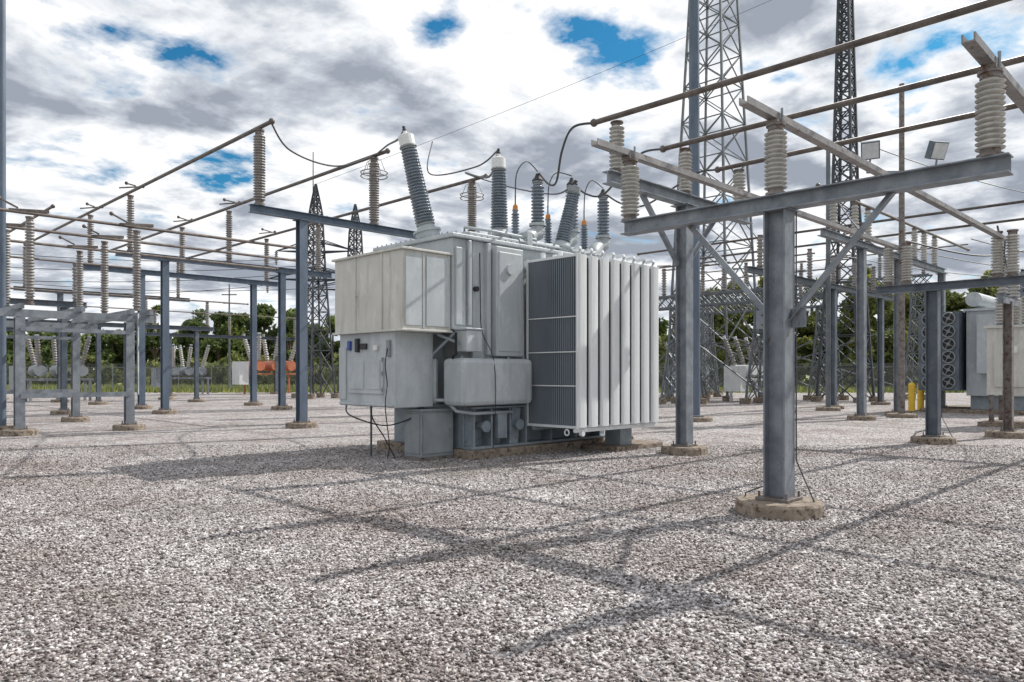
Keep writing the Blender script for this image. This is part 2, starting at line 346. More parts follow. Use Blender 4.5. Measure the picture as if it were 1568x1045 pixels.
b.curve([(9.62,10.49,3.9),(9.62,10.47,3.0),(9.66,10.47,2.4),(9.62,10.12,1.9),(9.62,10.05,1.2),(9.6,10.1,.2)],.008,M['black'])
b.tube([(10.7,10.4,4.0),(10.7,10.38,2.0),(10.7,10.38,1.2)],.02,P)
b.make('fittings',T)
b=B(); S=M['base']
b.bx(9.3,13.6,10.6,10.7,.17,1.0,S); b.bx(9.3,13.6,12.7,12.8,.17,1.0,S); b.bx(9.3,9.4,10.7,12.7,.17,1.0,S)
b.bx(9.26,13.7,10.32,10.6,.17,.22,S); b.bx(9.26,13.7,10.34,10.6,.93,.97,S)
for x in(9.35,9.8,10.3,10.75,11.5,12.3,13.1):
    b.bx(x-.02,x+.02,10.34,10.6,.22,.93,S)
b.bx(9.9,10.15,10.28,10.6,.35,.85,S)
b.prof((10.42,10.45,.22),(10.5,10.45,.93),[(-.12,-.08),(.12,-.08),(.05,.1),(-.05,.1)],S)
for x in (9.55,10.45):
    b.cyl((x,10.6,.6),(x,10.25,.6),.07,.07,S,12); b.cyl((x,10.25,.6),(x,10.22,.6),.11,.11,S,12)
b.make('base_frame',T,.008)
b=B(); b.bx(9.2,14.2,10.2,13.3,-.05,.165,M['conc']); b.bx(12.2,13.9,9.2,10.1,-.05,.10,M['conc']); b.make('concrete_plinth',T,.03)
# radiators
b=B(); Rm=M['rad']
x=10.80; ZB,ZT=.57,3.86
for i in range(8):
    x0=x+i*.345; x1=x0+.25
    for j in range(25):
        y=9.05+j*.054
        if j==0:
            b.prof(((x0+x1)/2,y,ZB),((x0+x1)/2,y,ZT),[(-.125,.0),(-.115,-.022),(-.08,-.034),(0,-.038),(.08,-.034),(.115,-.022),(.125,.0),(.125,.02),(-.125,.02)],Rm)
            continue
        b.bx(x0+.004,x1-.004,y-.006,y+.008,ZB+.02,ZT-.02,M['rad_shaded'] if i==0 else M['rad_gap_shade'])  # fins behind the front plate carry painted shade, darkest on inner banks
    for z in(ZB+.1,ZT-.12):
        b.cyl(((x0+x1)/2,9.06,z),((x0+x1)/2,10.52,z),.055,.055,Rm,10)
    xc=(x0+x1)/2
    b.tube([(xc-.06,9.08,3.84),(xc-.06,9.04,3.94),(xc,9.1,3.99),(xc+.05,9.3,3.98)],.035,Rm,8)
    b.cyl((xc,9.6,3.84),(xc,9.6,3.97),.05,.05,Rm,8); b.cyl((xc,10.05,3.84),(xc,10.05,4.0),.05,.05,Rm,8)
    b.bx(x0,x1,9.075,10.35,3.82,3.87,Rm); b.bx(x0,x1,9.075,10.35,ZB-.02,ZB+.03,Rm)
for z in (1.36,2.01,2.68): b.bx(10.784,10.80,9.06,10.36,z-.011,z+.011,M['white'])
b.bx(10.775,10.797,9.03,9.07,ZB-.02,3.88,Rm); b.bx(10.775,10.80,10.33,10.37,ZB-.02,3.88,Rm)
b.bar((10.79,9.12,ZB-.06),(13.52,9.12,ZB-.06),.05,.07,Rm); b.bar((10.79,10.2,ZB-.06),(13.52,10.2,ZB-.06),.05,.08,S)
b.cyl((10.95,9.03,ZB-.12),(10.95,9.1,ZB-.12),.05,.05,Rm,12); b.torus((10.78,9.3,ZB-.10),(1,0,0),.055,.016,Rm,14,5)
b.bx(12.6,13.0,9.4,9.8,.1,.5,S)
b.make('radiator_bank',T,0)
# bushings
b=B()
def bushing(base,top,r,sheds,mat,capc='white',turret=.24,cap=.32):
    p=Vector(base);q=Vector(top); d=(q-p); L=d.length; d.normalize()
    h0=.22
    b.lathe(p-d*.3,d,[(0,turret),(.36,turret),(.36,turret*1.15),(.40,turret*1.15),(.40,turret*.85),(.3+h0,turret*.66),(.3+h0,.001)],P,20,False)
    h1=L-cap
    b.insul(p+d*(h0-.01),d,h1-h0+.02,r,mat,sheds,20,'cab',.62,.035,.2)
    b.lathe(p+d*h1,d,[(0,.001),(0,r*.66),(.03,r*.78),(cap*.7,r*.78),(cap*.8,r*.5),(cap*.8,.04),(cap,.04),(cap,.001)],M[capc],16,False)
    b.ball(q+d*.02,.045,M['black']); b.cyl(q,q+d*.10,.03,.03,M['black'],8)
bushing((9.16,11.49,4.3),(8.84,11.82,6.35),.20,24,M['ins_b'])
bushing((10.57,10.93,4.32),(10.56,10.95,6.08),.185,20,M['ins_b'])
bushing((12.25,10.75,4.25),(12.60,10.62,5.75),.175,18,M['ins_b'],capc='cab',cap=.2)
for x,y,z0,z1 in((12.0,11.2,4.85,5.9),(13.1,11.15,4.85,6.0),(14.2,11.1,4.85,5.92)):
    b.curve([(x-.55,y-.1,4.15),(x-.5,y-.1,4.42),(x-.2,y,4.62),(x,y,4.68),(x,y,4.86)],.15,P,8,14)
    b.lathe((x,y,4.84),(0,0,1),[(0,.19),(.06,.19),(.06,.001)],P,14,False)
    b.insul((x,y,z0),(0,0,1),z1-z0-.08,.15,M['ins_b'],11,16,'cab',.6,.08)
    b.lathe((x,y,z1-.1),(0,0,1),[(0,.12),(.05,.13),(.12,.07),(.2,.04),(.2,.001)],M['black'],12,False)
for x,y in((11.3,11.2),(12.5,11.35),(13.6,11.2)):
    b.insul((x,y,4.25),(0,0,1),.84,.09,M['ins_b'],12,12,'cab',.55,.06)
    b.lathe((x,y,5.08),(0,0,1),[(0,.001),(0,.06),(.10,.055),(.13,.03),(.13,.001)],M['orange'],10,False)
    b.cyl((x,y,5.2),(x,y,5.42),.015,.015,M['black'],6)
b.bx(11.0,11.15,10.55,11.2,4.2,4.5,P)
b.tube([(9.5,10.8,4.3),(9.5,10.8,4.42),(10.2,10.7,4.42),(11.3,10.6,4.38),(11.3,10.6,4.2)],.03,P)
b.tube([(10.8,10.62,4.3),(13.5,10.62,4.32)],.05,P,10)
for x in (9.7,10.0,11.0,11.6,12.9,13.4): b.cyl((x,10.62,4.2),(x,10.62,4.36),.04,.04,P,10)
b.make('bushings',T)

# control cabinet
b=B(); K=M['cab']
b.bx(8.42,9.19,10.76,11.27,.06,.90,K); b.bx(8.39,9.22,10.73,11.30,.90,.94,K)
b.bx(8.46,9.15,10.735,10.765,.12,.86,K); b.bx(8.40,8.425,10.8,11.23,.12,.86,K)
b.bx(9.06,9.1,10.715,10.74,.42,.58,M['steel']); b.bx(8.45,8.48,10.725,10.76,.2,.3,M['steel']); b.bx(8.45,8.48,10.725,10.76,.7,.8,M['steel'])
b.bx(8.40,9.21,10.74,11.29,-.02,.06,M['steel_rusty'])
b.make('control_cabinet',None,.008)

# ------------------------------------------------------------ near T supports and low bus
def t_support(x,yc,y0,y1,posts,insY,z=3.47,brace=True,il=.82,mats='steel',pr=.46):
    e=empty('bus_support_structure'); b=B(); m=M[mats]
    for py in posts: b.post(x,py,z,m,.26,pr); b.bx(x-.17,x+.17,py-.17,py+.17,z-.017,z-.002,m)
    b.ibeam((x,y0,z+.09),(x,y1,z+.09),.20,.18,m,.016)
    if brace:
        for sg in(-1,1):
            yb=posts[0]+sg*1.24; py=posts[0]
            b.ang((x+.05,py+sg*.135,2.2),(x+.05,yb,z-.01),.075,m,.012)
            ya,yc_=sorted((py+sg*.131,py+sg*.30)); b.bx(x+.032,x+.047,ya,yc_,2.12,2.34,m)
            for zz in(2.17,2.28): b.cyl((x+.02,py+sg*.22,zz),(x+.075,py+sg*.22,zz),.014,.014,M['steel_rusty'],6)
    b.tube([(x+.1,posts[0]-.4,.0),(x+.1,posts[0]-.36,.17),(x+.14,posts[0]-.14,.6),(x+.14,posts[0]-.14,z)],.010,M['wire'])
    b.tube([(x-.1,posts[0]+.4,.0),(x-.1,posts[0]+.36,.2),(x-.14,posts[0]+.14,.3)],.010,M['wire'])
    b.make('frame',e,.004)
    b=B()
    for iy in insY: b.insul((x,iy,z+.18),(0,0,1),il,.128,M['ins'],13,22,'steel_rusty',.6,.09)
    b.make('post_insulators',e); return e
t_support(8.22,3.9,1.62,6.06,[3.88],[1.79,3.92,5.97],pr=.48)
t_support(18.9,4.2,1.2,6.5,[5.24],[2.2,3.7,3.98,5.8,6.2],z=3.5,brace=False,il=1.0,mats='steel_dark')
def bus_angle(y,x0,x1,z):
    b=B(); b.prof((x0,y,z),(x1,y,z),[(-.055,-.02),(.055,-.02),(.055,.06),(.04,.06),(.04,-.005),(-.04,-.005),(-.04,.06),(-.055,.06)],M['alu'])
    b.make('channel_busbar')
for y,xe in((1.79,24),(3.92,19.3),(5.97,19.2)):
    bus_angle(y,7.46,xe,4.53)
    b=B(); b.bx(8.12,8.32,y-.07,y+.07,4.47,4.508,M['steel_rusty']); b.cyl((8.22,y-.075,4.44),(8.22,y-.075,4.64),.015,.015,M['steel'],6); b.make('bus_clamp')
# ------------------------------------------------------------ mid support (tubes overhead)
def x_support(y,x0,x1,posts,insX,z,il,m='steel_dark',r=.15,sheds=12,brace=True,pr=.46,ringX=(),n=14,im='ins',bw=.25):
    e=empty('bus_support_structure'); b=B(); mm=M[m]
    for px in posts: b.post(px,y,z,mm,bw,pr); b.bx(px-.2,px+.2,y-.2,y+.2,z-.02,z-.002,mm)
    b.ibeam((x0,y,z+.11),(x1,y,z+.11),.22,.22,mm,.016)
    if brace:
        for px in posts:
            for sg in(-1,1): b.ang((px+sg*.12,y+.05,z-1.2),(px+sg*1.35,y+.05,z-.01),.08,mm,.012)
    b.make('frame',e)
    b=B()
    for ix in insX:
        b.insul((ix,y,z+.22),(0,0,1),il,r,M[im],sheds,n,'steel_rusty',.6,.07)
        if ix in ringX:
            for dz in(.28,.40): b.torus((ix,y,z+.22+il-dz-.2),(0,0,1),.42,.018,M['alu'],24,6)
            for a in range(4):
                ca,sa=math.cos(a*1.57+.4),math.sin(a*1.57+.4)
                b.tube([(ix,y,z+.22+il-.05),(ix+.25*ca,y+.25*sa,z+.22+il-.1),(ix+.42*ca,y+.42*sa,z+.22+il-.5)],.01,M['alu'],5)
    b.make('post_insulators',e); return e
x_support(8.08,10.45,15.6,[12.95],[10.73,12.98,15.17],4.95,.92,'steel',.14,11)
def tube_bus(pts,r=.045,name='tubular_busbar'):
    b=B(); b.tube(pts,r,M['tube'],10)
    for p in (pts[0],pts[-1]): b.ball(p,r*1.5,M['tube'])
    b.make(name)
for x in(10.73,12.98,15.17): 
    tube_bus([(x,8.6,6.2),(x,-6,6.2)],.05)
x_support(-4.5,10.45,15.6,[12.95],[10.73,12.98,15.17],4.95,.92,'steel',.14,9)

# HV row behind transformer
x_support(19.93,9.55,18.6,[11.15,16.6],[9.83,13.7,17.9],6.12,2.15,'pole',.17,24,False,ringX=(13.7,17.9),im='ins_d')
for k,(yy,ps) in enumerate([(30.5,[11.1,16.1]),(35.5,[11.9,17.2])]):
    x_support(yy,9.3,18.6,ps,[9.83,13.7,17.9],6.05,2.15,'pole',.14,20,False,n=10,im='ins_d')
for x in(9.83,13.7,17.9):
    tube_bus([(x,19.2,8.55),(x,47,8.55)],.06)
x_support(47,9.3,18.6,[11.5,17.2],[9.83,13.7,17.9],6.05,2.15,'steel_dark',.13,12,False,n=8,im='ins_d')
for yy in(30.5,35.5):
    for x in(9.83,13.7,17.9):
        b=B(); b.bar((x-.4,yy,8.64),(x+.4,yy,8.82),.05,.05,M['tube']); b.ball((x+.45,yy,8.84),.07,M['tube'])
        b.bar((x,yy-.5,8.7),(x,yy+.4,8.95),.05,.05,M['tube']); b.ball((x,yy+.45,8.97),.07,M['tube']); b.make('disconnect_switch')

# near-left switch stand
e=empty('switch_support_stand'); b=B(); m=M['steel']
for x in(4.6,7.25):
    for y in(22.6,27.8): b.post(x,y,3.05,m,.22,.42)
for y in(22.6,27.8): b.bar((3.6,y,3.16),(7.9,y,3.16),.12,.2,m); b.bar((4.6,y-.13,1.02),(7.25,y-.13,1.02),.02,.13,m); b.bar((4.6,y-.13,2.75),(7.25,y-.13,2.75),.02,.1,m)
for x in(4.6,6.0,7.25,7.75): b.bar((x,22.3,3.33),(x,28.1,3.33),.1,.13,m)
b.tube([(7.45,22.5,1.0),(7.45,22.5,3.3)],.03,m)
b.make('frame',e)
b=B()
for x,y in((7.5,22.75),(7.4,25.3),(7.4,27.9),(4.85,22.7),(4.8,25.2),(4.8,27.9)):
    b.insul((x,y,3.4),(0,0,1),2.3,.118,M['ins_d'],26,12,'steel_rusty',.62,.05)
b.make('post_insulators',e)
for i,y in enumerate((22.75,25.3,27.9)):
    tube_bus([(-2,y,5.8),(12.6 if i==0 else 14.5,y,5.8)],.045)
    for x in(4.8,7.45):
        b=B(); b.bar((x-.4,y,5.82),(x+.5,y,5.9),.08,.08,M['tube']); b.bar((x-.2,y,5.9),(x-.6,y,6.08),.04,.04,M['tube']); b.ball((x-.62,y,6.09),.06,M['tube']); b.make('disconnect_switch')
for (yy,x0,x1,ps,z,il) in((33,2,9.0,[3.5,8.2],4.2,1.5),(42,4,18,[6,12,17],4.0,1.4),(54,8,30,[10,20,28],4.2,1.5)):
    xs=[x0+.4+i*(x1-x0-.8)/4 for i in range(5)]
    x_support(yy,x0,x1,ps,xs,z,il,'steel_dark',.12,10,False,n=8,im='ins_d',bw=.2)
    tube_bus([(x0-1,yy,z+.22+il+.05),(x1+2,yy,z+.22+il+.05)],.04)
for x in(3.2,6.4): tube_bus([(x,27,6.9),(x,58,6.9)],.045)

# right side rows
x_support(9.6,23.2,36.2,[26.6,30.3,35.8],[24.2,26,27.2,30.8,32.2,33.4,34.8],5.9,1.25,'steel',.13,10,False,n=10)
x_support(13.5,26,42,[29,34,40],[27,29,31.5,34,36.5,39],5.4,1.3,'steel_dark',.13,9,False,n=10,im='ins_d')
x_support(3.2,27.5,40,[28.5,37],[28,30,32,34,37],4.4,1.2,'steel',.13,10,False,n=10)
for y,z in ((9.6,7.42),(3.2,5.87)): 
    tube_bus([(23 if y>5 else 27,y,z),(40,y,z)],.05)
for x in (31,34.5): tube_bus([(x,2,7.6),(x,22,7.6)],.05)

# ------------------------------------------------------------ jumpers
b=B(); W=M['wire']
b.curve([(9.83,19.3,8.6),(10.6,19.6,8.0),(12.2,19.8,7.9),(13.7,19.9,8.55)],.026,W); b.make('jumper_cable')
b=B(); b.curve([(13.7,19.7,8.6),(12.2,17.1,7.95),(10.4,14.2,7.05),(9.2,12.4,6.5),(8.84,11.82,6.42)],.026,W); b.make('jumper_cable')
b=B(); b.curve([(17.9,19.7,8.6),(15,17,7.7),(12.2,13,6.3),(10.56,10.95,6.18)],.026,W); b.make('jumper_cable')
b=B(); b.curve([(17.9,19.7,8.6),(17,17,7.6),(14.6,13,6.3),(12.6,10.62,5.85)],.022,W); b.make('jumper_cable')
b=B(); b.curve([(14.2,17.6,8.6),(12.4,15.5,6.9),(11.4,12.6,6.3),(10.6,11.0,6.18)],.018,W); b.make('jumper_cable')
for x,tx in((10.73,12.0),(12.98,13.1),(15.17,14.2)):
    b=B(); zt=6.0
    b.curve([(x,8.6,6.2),(x-.02,9.1,6.22),(x+.2*(tx-x),9.6,5.95),(x+.6*(tx-x),10.2,5.55),(x+.85*(tx-x),10.7,5.65),(tx,11.15,zt)],.023,W); b.make('jumper_cable')
for (x,y),(tx,ty,tz) in zip(((11.3,11.2),(12.5,11.35),(13.6,11.2)),((12.0,11.2,6.05),(13.1,11.15,6.15),(14.2,11.1,6.05))):
    b=B(); b.curve([(x,y,5.42),(x+.05,y,5.9),((x+tx)/2,y,6.2),(tx,ty,tz)],.014,W); b.make('jumper_cable')
for (x0,y0,z0,x1,y1,z1) in ((18.9,3.98,4.8,26.4,4.85,4.1),(18.9,5.8,4.7,28.0,3.2,5.9),(19.2,5.97,4.6,24.2,9.6,7.3),(19.3,3.92,4.6,26.4,5.5,4.1),(18.9,2.2,4.7,26.8,5.15,4.1)):
    b=B(); b.curve([(x0,y0,z0),((x0*2+x1)/3,(y0*2+y1)/3,(z0*2+z1)/3-.5),((x0+2*x1)/3,(y0+2*y1)/3,(z0+2*z1)/3-.35),(x1,y1,z1)],.02,W); b.make('jumper_cable')

# ------------------------------------------------------------ poles, towers
b=B(); b.pad(22,13.35,.6,.15); b.cyl((22,13.35,.1),(22,13.35,22),.20,.15,M['pole'],12); b.lathe((22,13.35,.16),(0,0,1),[(0,.34),(.04,.34),(.04,.001)],M['steel'],12,False); b.make('steel_pole')
b=B(); b.pad(32.2,13.0,.5,.15); b.cyl((32.2,13.0,.1),(32.2,13.0,11.2),.11,.09,M['lattice'],10); b.make('steel_pole')
b=B(); b.pad(4.6,24.65,.4); b.cyl((4.6,24.65,.1),(4.6,24.65,20),.11,.08,M['pole'],10); b.make('lightning_mast')
def lattice(x,y,secs,m,name,leg=.10,br=.05,panel=1.0,arms=()):
    b=B(); mm=M[m]
    def side(h):
        for (h0,s0),(h1,s1) in zip(secs,secs[1:]):
            if h<=h1: return s0+(s1-s0)*(h-h0)/(h1-h0)
        return secs[-1][1]
    H=secs[-1][0]; hs=[0]; 
    while hs[-1]<H-.01: hs.append(min(H,hs[-1]+max(.5,side(hs[-1])*panel)))
    cs=lambda h:[(x+a*side(h)/2,y+c*side(h)/2,h) for a,c in((-1,-1),(1,-1),(1,1),(-1,1))]
    for h0,h1 in zip(hs,hs[1:]):
        A=cs(h0);C=cs(h1)
        for i in range(4):
            j=(i+1)%4
            b.bar(A[i],C[i],leg,leg,mm); b.bar(A[i],C[j],br,br,mm); b.bar(A[j],C[i],br,br,mm); b.bar(C[i],C[j],br,br,mm)
    for i in range(4):
        p=cs(0)[i]; b.cyl((p[0],p[1],-.05),(p[0],p[1],.3),.3,.3,M['conc'],10)
    for h,l in arms:
        for sg in(-1,1):
            tip=(x+sg*l,y-sg*l,h+.1)
            for q in cs(h): b.bar(q,tip,br,br,mm)
            for q in cs(min(H,h+.8)): b.bar(q,tip,br,br,mm)
            b.insul((tip[0],tip[1],tip[2]),(0,0,-1),.9,.12,M['ins_d'],6,8,'steel',.4)
    return b,name
b,n=lattice(41.3,23.7,[(0,4.2),(36,1.1)],'lattice','lattice_tower',.12,.06,.8); b.make('lattice_tower')
b,n=lattice(43,16.4,[(0,2.3),(12,1.0),(24,.5),(32,.4)],'lattice_d','lattice_tower',.13,.06,.85); b.make('lattice_tower')
b,n=lattice(25,42.9,[(0,1.8),(8,.9),(12,.6),(13.8,.05)],'lattice_d','lattice_tower',.09,.05,.9,arms=((7.6,2.2),(9.4,1.8))); b.make('lattice_tower')
b,n=lattice(30,46,[(0,1.8),(8,.9),(12,.6),(13.8,.05)],'lattice_d','lattice_tower',.09,.05,.9,arms=((7.6,2.4),)); b.make('lattice_tower')
b=B(); b.cyl((25.1,43.4,0),(25.1,43.4,16),.06,.03,M['lattice_d'],6); b.make('lightning_mast')
b=B(); b.cyl((30.7,68.3,0),(30.7,68.3,10),.12,.06,M['lattice'],6); b.bar((30.2,68.8,9),(31.2,67.8,9),.1,.1,M['lattice']); b.bar((30.3,68.7,8.2),(31.1,67.9,8.2),.1,.1,M['lattice']); b.make('utility_pole')
def lattice_bay(x,y0,y1,z,ni,name='lattice_bus_structure'):
    b=B(); mm=M['lattice']
    for yc in(y0+.6,y1-.6):
        b2,_=lattice(x,yc,[(0,1.5),(z*.75,.8),(z,.8)],'lattice','',.09,.05,1.0)
        o=len(b.v); k=[b.mi(q) for q in b2.mats]
        b.v+=b2.v; b.f+=[tuple(i+o for i in f) for f in b2.f]; b.m+=[k[i] for i in b2.m]; b.sm+=b2.sm
    for a in(-.35,.35):
        for zz in(z,z+.6): b.bar((x+a,y0,zz),(x+a,y1,zz),.1,.1,mm)
        yy=y0
        while yy<y1-.3:
            b.bar((x+a,yy,z),(x+a,yy+.6,z+.6),.05,.05,mm); b.bar((x+a,yy+.6,z),(x+a,yy,z+.6),.05,.05,mm); yy+=.6
    b.bar((x,y0+.6,.4),(x,y1-.6,z*.7),.07,.07,mm); b.bar((x,y1-.6,.4),(x,y0+.6,z*.7),.07,.07,mm)
    for i in range(ni):
        yy=y0+.4+i*(y1-y0-.8)/(ni-1)
        b.insul((x,yy,z+.62),(0,0,1),1.5,.14,M['ins_d'],9,8,'steel_rusty',.55)
        b.bar((x-.6,yy,z+2.2),(x+.6,yy,z+2.35),.06,.06,M['tube'])
    b.bar((x,y0-2,z+2.2),(x,y1+1,z+2.2),.07,.07,M['tube'])
    b.make(name)
lattice_bay(37,17.6,23.6,5.4,5); lattice_bay(44.5,17.5,27,5.6,6); lattice_bay(50,14,30,7,7)
lattice_bay(33.5,20.5,25,5.0,4)
# floodlight pole
b=B(); fx,fy=29.1,9.1; b.pad(fx,fy,.5,.14); b.cyl((fx,fy,.1),(fx,fy,12.1),.12,.09,M['steel_rusty'],10)
b.bar((fx-.9,fy+.9,8.9),(fx+.9,fy-.9,8.9),.08,.08,M['steel'])
for sg in(-1,1):
    cx,cy=fx+sg*.85,fy-sg*.85
    b.bar((cx,cy,8.9),(cx-.1,cy-.1,9.4),.05,.05,M['steel'])
    d=Vector((-.8+sg*.25,-.6-sg*.25,-.45)).normalized()
    p=Vector((cx-.1,cy-.1,9.65)); b.bar(p-d*.15,p+d*.12,.62,.62,M['steel_dark']); b.bar(p+d*.12,p+d*.15,.54,.54,M['glass'])
    b.lathe(p-d*.32,d,[(0,.001),(0,.14),(.18,.22),(.18,.001)],M['steel'],10,False)
b.make('floodlight_pole')

def wire(p,q,sag,r=.02,name='overhead_wire'):
    p=Vector(p);q=Vector(q); b=B(); pts=[]
    for i in range(25):
        t=i/24; v=p.lerp(q,t); v.z-=sag*4*t*(1-t); pts.append(v)
    b.tube(pts,r,M['wire'],5); b.make(name)
wire((25,42.9,13.8),(43,16.4,24.5),.3,.012)
for dy in(-2.2,2.2): wire((25+dy,42.9-dy,7.3),(11,60-dy,7.6),.5,.02); 
for dz in (0,.9,1.8): wire((26,44,8.4+dz*.5),(0,52,7+dz),.8,.02)
wire((43,16.4,15),(90,5,17),1.5,.03); wire((41,24,14),(50,22,7.5),.3,.03)
for y in (9,12,15): wire((38,y,7.6),(70,y-6,9),.6,.025)

# ------------------------------------------------------------ right transformer with fans
T2=empty('power_transformer'); b=B()
b.bx(34.3,38.5,5.9,8.3,.7,4.1,P); b.bx(34.2,38.6,5.8,8.4,4.1,4.2,P); b.bx(33.7,34.3,6.6,7.8,1.6,3.9,P)
for x in(35,36,37,38): b.bx(x-.05,x+.05,5.8,5.9,.8,4.0,P)
b.bx(34.5,38.3,6,8.2,.15,.7,M['base']); b.bx(33.9,39,5.6,9.9,-.05,.15,M['conc'])
for x,y in((35,7),(36.3,7),(37.6,7)): b.insul((x,y,4.2),(0,0,1),1.7,.18,M['ins_b'],14,12,'cab',.55); b.ball((x,y,5.95),.08,M['black'])
b.cyl((34.5,8.1,4.6),(38,8.1,4.6),.3,.3,P,14)
b.make('tank',T2,.02)
b=B()
b.bx(33.85,37.5,8.45,9.95,.9,4.1,M['steel_dark'])
for i in range(6):
    for j in range(2):
        c=(33.8,8.82+j*.74,1.22+i*.52)
        b.torus(c,(1,0,0),.235,.03,M['cab'],18,6); b.lathe((33.84,c[1],c[2]),(-1,0,0),[(0,.22),(.02,.22),(.02,.001)],M['black'],14,False)
        b.cyl((33.76,c[1],c[2]),(33.84,c[1],c[2]),.07,.07,M['cab'],8)
        for a in range(4):
            ca,sa=math.cos(a*1.57+.5),math.sin(a*1.57+.5); b.bar((33.79,c[1],c[2]),(33.79,c[1]+.22*ca,c[2]+.22*sa),.02,.09,M['cab'],(1,0,0))
b.make('cooling_fan_bank',T2)
b=B()
b.bx(26.0,27.4,4.55,5.75,.95,2.95,C); b.bx(25.93,27.47,4.48,5.82,2.95,3.03,C)
b.bx(25.95,26.0,4.75,5.55,1.2,2.5,C); b.bx(25.90,25.95,4.95,5.35,2.2,2.4,M['sign'])
for x in(26.1,27.3):
    for y in(4.65,5.65): b.bar((x,y,.1),(x,y,.95),.12,.12,M['steel_rusty'])
b.bx(25.8,27.6,4.35,5.95,-.05,.14,M['conc'])
for y,x in((4.85,26.4),(5.15,26.8),(5.5,26.4)):
    b.insul((x,y,3.03),(0,0,1),.95,.14,M['ins'],9,12,'cab',.55); b.ball((x,y,4.05),.06,M['black'])
b.make('voltage_regulator',None,.02)
b=B(); b.post(22.0,4.4,3.4,M['steel_rusty'],.2,.5); b.bar((21.2,4.4,3.4),(22.9,4.4,3.4),.12,.15,M['steel'])
for x in(21.4,22.6): b.insul((x,4.4,3.48),(0,0,1),1.0,.13,M['ins'],10,12)
b.make('arrester_stand')

def breaker(x,y,body='cab',ins='ins_d',s=1.0,name='circuit_breaker'):
    b=B(); m=M[body]
    for dx in(-1.5,1.5):
        for dy in(-.5,.5): b.bar((x+dx*s,y+dy*s,0),(x+dx*s,y+dy*s,1.2*s),.12,.12,m)
    b.bar((x-1.7*s,y,1.25*s),(x+1.7*s,y,1.25*s),1.1*s,.12,m)
    b.bx(x-2.3*s,x-1.7*s,y-.5*s,y+.5*s,.6*s,2.0*s,M['white'] if body=='redox' else m)
    for i in(-1,0,1):
        cx=x+i*1.05*s
        b.cyl((cx,y-.7*s,1.75*s),(cx,y+.7*s,1.75*s),.32*s,.32*s,m,12)
        for sg in(-1,1):
            d=Vector((i*.15,sg*.35,1)).normalized(); b.insul((cx,y+sg*.45*s,1.95*s),d,1.9*s,.15*s,M[ins],10,8,body if body!='redox' else 'cab',.55); 
    b.make(name)
breaker(28.0,54.8,'redox','ins',1.25)
breaker(11.8,48.6,'cab'); breaker(22.4,57.4,'steel','ins'); breaker(44.7,27.5); breaker(40,20.5,'white')
b=B(); b.bx(45,48,33,36,0,2.6,M['sign']); b.bx(44.8,48.2,32.8,36.2,2.6,2.75,M['cab']); b.bx(44.97,45,34,34.9,.1,2.1,M['cab']); b.bx(46,46.8,32.97,33,1.1,1.9,M['black']); b.make('control_house')

for x,y in((37.98,15.05),(33.69,10.15),(34.83,10.14)):
    b=B(); b.lathe((x,y,-.02),(0,0,1),[(0,.13),(1.15,.13),(1.22,.09),(1.25,.001)],M['yellow'],12,False); b.lathe((x,y,-.02),(0,0,1),[(0,.2),(.06,.2),(.06,.001)],M['conc'],12,False); b.make('bollard')

def fence(p,q):
    p=Vector((*p,0));q=Vector((*q,0)); L=(q-p).length; ang=math.atan2(q.y-p.y,q.x-p.x)
    b=B(); n=int(L/3)
    for i in range(n+1): b.cyl((i*L/n,0,-.05),(i*L/n,0,2.2),.035,.035,M['steel'],6); b.bar((i*L/n,0,2.2),(i*L/n,-.2,2.5),.03,.03,M['steel'])
    b.cyl((0,0,2.15),(L,0,2.15),.025,.025,M['steel'],6)
    for k in range(3): b.cyl((0,-.06*k-.05,2.27+.09*k),(L,-.06*k-.05,2.27+.09*k),.006,.006,M['steel'],4)
    b.add([(0,.03,.02),(L,.03,.02),(L,.03,2.13),(0,.03,2.13)],[(0,1,2,3)],M['chain'])
    o=b.make('chain_link_fence'); o.location=p; o.rotation_euler=(0,0,ang)
fence(fr(68,-75),fr(66,12)); fence(fr(66,12),fr(58,75))

# ------------------------------------------------------------ trees
def leafcloud(centers,radii,n,size,squash=.75):
    idx=np.random.randint(0,len(centers),n)
    u=np.random.normal(size=(n,3)); u/=np.linalg.norm(u,axis=1)[:,None]
    r=radii[idx]*(np.random.rand(n)**.45)
    c=centers[idx]+u*r[:,None]*np.array([1,1,squash])
    a=np.random.normal(size=(n,3)); a/=np.linalg.norm(a,axis=1)[:,None]
    bb=np.cross(a,np.random.normal(size=(n,3))); bb/=np.linalg.norm(bb,axis=1)[:,None]
    s=size*(.6+.8*np.random.rand(n))[:,None]
    V=np.stack([c-a*s,c+bb*s*.6,c+a*s,c-bb*s*.6],1)
    return V.reshape(-1,3)
def tree_mass(name,specs,leaf,sz,dens):
    e=empty(name); allv=[]; bt=B()
    for x,y,h,r,trunk in specs:
        nc=random.randint(16,26); cen=[];rad=[]
        for i in range(nc):
            t=random.random(); zz=h*(trunk+(1-trunk)*t*.93)
            w=r*math.sin(math.pi*min(1,.18+.8*t))**.7
            a=random.random()*6.28; rr=w*random.random()**.6*.85
            cen.append((x+rr*math.cos(a),y+rr*math.sin(a),zz)); rad.append(r*random.uniform(.22,.42))
            if random.random()<.4: bt.cyl((x,y,zz*.6),cen[-1],.09,.03,M['bark'],5,False)
        allv.append(leafcloud(np.array(cen),np.array(rad),int(dens*r*h),sz))
        bt.cyl((x,y,-.1),(x+random.uniform(-.4,.4),y+random.uniform(-.4,.4),h*.85),.2+.012*h,.06,M['bark'],7,False)
    v=np.concatenate(allv); f=np.arange(len(v)).reshape(-1,4)
    mesh_np('foliage',v,f,4,[leaf],parent=e); bt.make('trunks',e)
sp=[]
